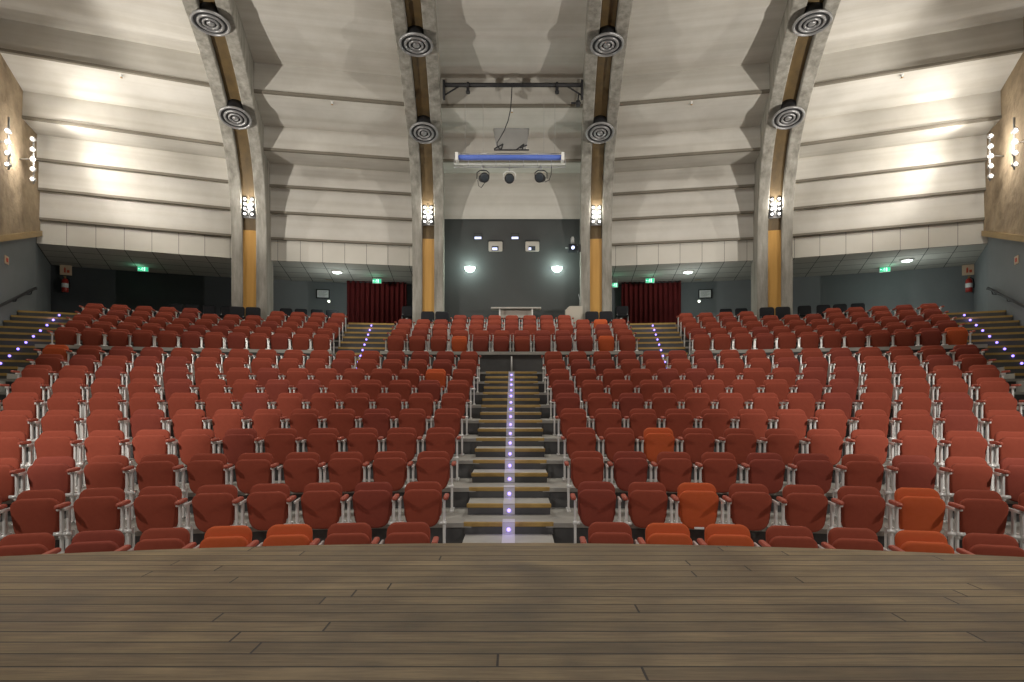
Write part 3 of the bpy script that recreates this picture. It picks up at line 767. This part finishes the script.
# framed notices with a lit switch below
for px,s,nm in ((323,-1,'left'),(705,1,'right')):
    R=34.93; th=theta_at(px,R); p=pol(R,th); p.z=z_at(294,p.y)
    g=empty('framed_notice',p,-rad(th),'white framed notice on blue rear wall %s of the %s curtain'%(nm,nm),'notice')
    MB().bbox((-.24,-.04,-.17),(.24,.0,.17),.008).build('frame',M['blackplastic'],g); f=MB().box((-.205,-.046,-.135),(.205,-.04,.135)).build('sheet',M['paper'],g)
    m_=MB()
    for k in range(6): m_.box((-.16,-.048,.085-.035*k),(.16-.05*(k%3),-.0465,.095-.035*k))
    m_.build('printed_lines',M['greymetal'],f)
    px2=329 if s<0 else 699; th=theta_at(px2,R); p=pol(R,th); p.z=z_at(301.5,p.y)
    g=empty('switch_box',p,-rad(th),'small round lit switch box under the %s framed notice'%nm,'switch')
    MB().bbox((-.06,-.04,-.07),(.06,.0,.07),.01).build('box',M['beige'],g); MB().sphere((0,-.05,0),.035,10,6).build('button',M['softglow'],g)
    # dark speaker/detector over it
    px3=329 if s<0 else 698; th=theta_at(px3,34.6); p=pol(34.6,th); p.z=z_at(279,p.y)
    g=empty('ceiling_sounder',p,-rad(th),'small brown sounder under the low ceiling %s of the %s curtain'%(nm,nm),'sounder')
    MB().bbox((-.12,-.05,-.04),(.12,.05,.05),.01).build('body',M['brass'],g); MB().box((-.09,-.055,-.015),(.09,-.05,.015)).build('grille',M['blackmetal'],g)
# corner signs and fire extinguishers
for px,nm in ((66,'left'),(968,'right')):
    R=34.85; th=theta_at(px,R)
    p=pol(R,th); p.z=z_at(270,p.y)
    g=empty('safety_sign',p,-rad(th),'tan fire safety sign on the rear wall by the %s corner'%nm,'sign')
    MB().bbox((-.16,-.02,-.17),(.16,0,.17),.006).build('panel',M['signtan'],g)
    m_=MB(); m_.box((-.05,-.026,-.09),(.0,-.02,.05)); m_.box((-.04,-.026,.05),(-.01,-.02,.08)); m_.box((.03,-.026,-.09),(.10,-.02,.0)); m_.build('symbol',M['signred'],g)
    p=pol(R-.1,th); p.z=z_at(292,p.y)
    g=empty('fire_extinguisher',p,-rad(th),'fire extinguisher hanging below the safety sign in the %s corner'%nm,'fire extinguisher')
    MB().lathe([(.085,0),(.095,.02),(.095,.36),(.07,.42),(.03,.45)],20).build('cylinder',M['extred'],g)
    MB().lathe([(.03,.44),(.035,.50),(.02,.52)],12).box((-.02,-.09,.49),(.02,.03,.51)).build('valve',M['brass'],g)
    MB().tube([(.03,0,.47),(.11,-.02,.42),(.13,-.03,.25),(.12,-.03,.12)],.014,6).build('hose',M['blackplastic'],g)
    MB().lathe([(.097,.14),(.097,.28)],20,caps=False).build('label_band',M['paper'],g)
    MB().box((-.06,.07,.30),(.06,.10,.40)).build('bracket',M['blackmetal'],g)

# ------------------------------------------------------------------ booth wall fittings
yw=yb+.06
for px,nm in ((470,'left'),(557,'right')):
    p=P(px,269,yw)
    g=empty('wall_lamp',p,0,'glowing half bowl wall lamp on the charcoal wall, %s one'%nm,'wall lamp','half bowl wall lamps')
    MB().bbox((-.06,-.03,-.07),(.06,0,.05),.008).build('backplate',M['whitepaint'],g)
    rings=[]
    for a in [0,15,35,55,75,88]:
        r=.17*cos(rad(a)); z=.05-.16*sin(rad(a)); rings.append([Vector((r*cos(pi*j/12+pi),r*sin(pi*j/12+pi)*.8-.01,z)) for j in range(13)])
    MB().tube([],.1) if False else None
    m_=MB(); m_.loft(rings,True,True,0,True); m_.build('bowl',M['coolglow'],g)
    light('POINT','wall_lamp_glow',p+Vector((0,-.35,.05)),34,(.78,1,.92),.1)
for px,nm in ((478,'left'),(515,'right')):
    p=P(px,236.5,yw)
    g=empty('projection_port',p,0,'small lit projection port in the charcoal wall, upper %s'%nm,'projection port','booth ports')
    MB().box((-.13,-.03,-.1),(.13,.0,.1)).build('frame',M['blackmetal'],g); MB().box((-.11,-.035,-.09),(.11,-.03,-.02)).build('lit_pane',M['winlit'],g); MB().box((-.11,-.034,-.01),(.11,-.03,.08)).build('shutter',M['darkwall'],g)
for px,nm in ((495.5,'left'),(532.3,'right')):
    p=P(px,246.5,yw)
    g=empty('projection_window',p,0,'larger beige bordered booth window in the charcoal wall, lower %s'%nm,'projection window','booth ports')
    fr=MB(); fr.loft([[Vector((x,-.0,z)) for x,z in rr_outline(.46,-.17,.17,.04,.04,4)],[Vector((x,-.05,z)) for x,z in rr_outline(.44,-.16,.16,.04,.04,4)]]); fr.build('surround',M['winbeige'],g)
    pn=MB().loft if False else None
    MB().box((-.12,-.056,-.15),(.10,-.05,.0)).build('pane',M['glass'],g)
    MB().box((-.10,-.061,-.13) if nm=='left' else (-.12,-.061,-.13),(.06,-.056,-.05) if nm=='left' else (-.04,-.061+.005,-.05)).build('lit_pane',M['winlit'],g)
    MB().box((-.23,-.14,.17),(.23,.0,.19)).build('hood',M['blackmetal'],g)
# projector on the rib side
p=P(572.5,247,18.2)
g=empty('projector',p,0,'small dark video projector bracketed to the inner right rib','projector')
MB().bbox((-.13,-.12,-.14),(.13,.16,.08),.015).build('body',M['blackplastic'],g)
MB().lathe([(.05,0),(.055,.06),(.04,.07)],14,Matrix.Translation((.0,-.12,-.06))@Matrix.Rotation(pi/2,4,'X')).build('lens',M['winlit'],g)
MB().lathe([(.06,.08),(.06,.28),(.03,.33)],14).build('yoke_housing',M['greymetal'],g)
MB().tube([(.0,.05,.05),(.25,.05,.08),(.29,.05,.08)],.02,8).build('arm',M['greymetal'],g)
MB().bbox((.17,-.12,-.18),(.24,.12,.06),.01).build('side_plate',M['blackmetal'],g)
MB().tube([(-.13,0,-.03),(-.22,-.02,-.03)],.02,8).build('knob',M['greymetal'],g)
# bench before the booth wall
pb=P(516,306.5,17.75)
g=empty('bench_table',(pb.x,17.75,UZ[4]),0,'long narrow pale topped table before the charcoal wall','table')
g.location.z=TOPZ
H=pb.z-TOPZ; hw=25.5/F*17.75
g.location.y=18.25
MB().bbox((-hw,-.22,H-.02),(hw,.22,H+.03),.008).build('tabletop',M['tread'],g)
for x in (-hw+.28,hw-.28):
    for y in (-.17,.17): MB().tube([(x,y,0),(x,y,H-.02)],.022,8).build('leg',M['whitepaint'],g)
MB().box((-hw+.3,-.01,H-.28),(hw-.3,.01,H-.05)).build('modesty_panel',M['winbeige'],g)
p=P(574,318,18.0)
g=empty('control_desk',(p.x,18.1,TOPZ),0,'beige control box with sloping top beside the inner right rib','cabinet')
hh=z_at(309,18.0)-TOPZ
m_=MB(); m_.loft([[Vector((x,y,z)) for x,y,z in ((-.26,-.2,0),(.26,-.2,0),(.26,-.2,hh+.08),(-.14,-.2,hh+.08),(-.26,-.2,hh-.03))],[Vector((x,y,z)) for x,y,z in ((-.26,.2,0),(.26,.2,0),(.26,.2,hh+.12),(-.14,.2,hh+.12),(-.26,.2,hh))]]); m_.build('body',M['beige'],g)
MB().box((-.12,-.208,.1),(.2,-.2,hh-.08)).build('door',M['beige'],g)
MB().tube([(.18,0,hh+.1),(.2,0,hh+.3),(.16,.05,hh+.5)],.01,6).build('cable',M['greymetal'],g)

# ------------------------------------------------------------------ rigging between the inner ribs
Yr=15.0
pl_,pr_=P(444,85,Yr),P(582,85,Yr); zb=pl_.z
g=empty('lighting_pipe',(0,Yr,zb),0,'black lighting pipe spanning between the two inner ribs','pipe')
xl,xr=pl_.x,pr_.x
MB().tube([(xl,0,0),(xr,0,0)],.055,10).build('pipe',M['blackmetal'],g)
for x,s in ((xl,1),(xr,-1)):
    MB().bbox((x-.03,-.06,-.38),(x+.03,.06,.12),.01).build('end_plate',M['blackmetal'],g)
    MB().tube([(x,0,-.28),(x+s*.42,0,-.02)],.022,8).build('brace',M['blackmetal'],g)
for px,nm in ((468,'left'),(557,'right')):
    x=P(px,89,Yr).x
    q=empty('pipe_clamp',(x,Yr,zb),0,'small black clamp hanging from the lighting pipe, %s one'%nm,'clamp','clamps on the lighting pipe')
    MB().lathe([(.075,-.03),(.075,.03)],12,Matrix.Rotation(pi/2,4,'Y')).build('collar',M['blackmetal'],q)
    MB().bbox((-.04,-.05,-.19),(.04,.05,-.06),.01).build('body',M['blackmetal'],q); MB().lathe([(.055,0),(.06,.06)],10,Matrix.Translation((0,0,-.22))).build('hook',M['blackmetal'],q)
p=P(578,103,Yr)
q=empty('rigging_bracket',p,0,'small dark bracket fixed to the inner right rib under the pipe','bracket')
MB().tube([(-.18,0,0),(.08,0,0)],.025,8).build('arm',M['blackmetal'],q); MB().lathe([(.06,-.08),(.06,.05)],12).build('head',M['blackmetal'],q); MB().tube([(0,0,.05),(.02,0,.25)],.02,6).build('post',M['blackmetal'],q)
# hanging cable
cp=[P(x,y,Yr-.05) for x,y in ((512,86),(511.5,97),(510.5,110),(508,121),(504,131),(500,138),(497,143),(497.5,147),(501,149.5))]
tag(MB().tube(cp,.014,6).build('cable',M['blackmetal']),'thin black cable looping down from the lighting pipe','cable')
# long screen case on a pale frame
zc=z_at(157.5,Yr); a=P(454,0,Yr).x; b=P(565.5,0,Yr).x; xc=(a+b)/2; hw=(b-a)/2
g=empty('projection_screen',(xc,Yr,zc),0,'long blue screen roll in a pale frame hung under the ceiling','projection screen')
MB().tube([(-hw+.12,0,0),(hw-.12,0,0)],.068,14).build('roll',M['blue'],g)
for s in (-1,1): MB().bbox((s*(hw-.08)-.04,-.1,-.11),(s*(hw-.08)+.04,.1,.11),.01).build('end_cap',M['whitepaint'],g)
for z in (.14,-.14,-.22):
    MB().tube([(-hw,0.09,z),(hw,.09,z)],.014 if z!=-.22 else .018,6).build('frame_rail',M['whitepaint'] if z==-.14 else M['greymetal'],g)
m_=MB()
for i in range(9):
    x=-hw+2*hw*i/8; m_.tube([(x,.09,-.22),(x,.09,.14)],.009,6)
m_.build('frame_struts',M['greymetal'],g)
m_=MB()
for px in (465,483,544,555): 
    x=P(px,0,Yr).x-xc
    m_.tube([(x,.05,.14),(x,.02,zb-zc if px not in(483,544) else 1.55)],.004,4)
m_.build('suspension_wires',M['greymetal'],g)
m_=MB()
for (u0,v0,u1,v1) in ((494,149,503,144),(503,144,501,150),(516,150,524,144),(524,144,522,150),(494,150,529,150),(520,148,527,145)):
    m_.tube([P(u0,v0,Yr)-g.location,P(u1,v1,Yr)-g.location],.018,6)
m_.build('cable_coil',M['blackmetal'],g)
# hung net behind the screen
mb=MB(); q=[P(493.5,128.5,Yr+.6),P(529,128.5,Yr+.6),P(526,150,Yr+.3),P(497,150,Yr+.3)]
cen=P(511,128.5,Yr+.6)
g=empty('hanging_net',cen,0,'grey net panel hung in a thin frame above the blue roll','net')
q=[v-cen for v in q]
o=MB().quad(*q).build('net',M['mesh'],g); md=o.modifiers.new('s','SOLIDIFY'); md.thickness=.01
m_=MB()
for i in range(4): m_.tube([q[i],q[(i+1)%4]],.012,6)
for f in (.33,.66): m_.tube([q[0].lerp(q[1],f),q[3].lerp(q[2],f)],.006,6)
m_.build('frame',M['greymetal'],g)
# three spotlights
for px,py,tz,nm in ((483,178,.5,'left'),(509.5,179,0,'middle'),(541,178,-.5,'right')):
    p=P(px,py,Yr)
    g=empty('stage_spotlight',p,0,'black stage spotlight under the blue roll, %s of the three'%nm,'spotlight','black spotlights under the screen roll')
    Rm=Matrix.Rotation(rad(108),4,'X')@Matrix.Rotation(tz*.5,4,'Y')
    MB().lathe([(.07,-.16),(.105,-.12),(.11,.03),(.095,.06),(.095,.14),(.125,.16),(.13,.20)],18,Rm,caps=True).build('body',M['blackmetal'],g)
    MB().lathe([(.11,.195),(.08,.21),(.03,.215)],16,Rm).build('lens',M['glass'],g)
    MB().tube([(-.16,0,-.02),(-.16,0,.14),(-.08,0,.2),(.08,0,.2),(.16,0,.14),(.16,0,-.02)],.014,6).build('yoke',M['blackmetal'] if nm!='middle' else M['whitepaint'],g)
    MB().tube([(0,0,.2),(0,.05,.3),(0,.09,.36)],.018,6).build('hook',M['greymetal'],g)
    if nm!='middle': 
        MB().tube([(.05,.05,-.1),(-.05,.05,-.24),(-.12,.03,-.2),(-.14,.02,-.05)] if nm=='left' else [(.1,.02,-.1),(.22,.02,-.05),(.27,.02,.1),(.28,.02,.32)],.010,6).build('lead',M['blackmetal'],g)

# sprinkler / detector heads under the first beam
for i,(px,ang) in enumerate(((328,-9.9),(514,0),(693,9.9),(115,-20),(917,20))):
    R_=29.15*cos(rad(4.95)) if abs(ang)<19 else 29.15*cos(rad(5.07))
    p=pol(R_+.15,ang,E+8.29)
    g=empty('detector_head',p,0,'small detector head under the beam in the %s bay'%('second bay from left','centre bay','second bay from right','leftmost bay','rightmost bay')[i].replace(' bay',''),'detector','detector heads under the ceiling beam')
    MB().lathe([(.05,0),(.055,-.03),(.03,-.06),(.012,-.11)],12).build('body',M['whitepaint'],g); MB().lathe([(.02,-.11),(.035,-.125),(.01,-.13)],10).build('sensor',M['brass'],g)
for ang in (-14.85,14.85):
    for dx in (-.09,.09):
        t=rad(ang); p=pol(30.25,ang,E+7.48)+Vector((cos(t)*dx,-sin(t)*dx,0))
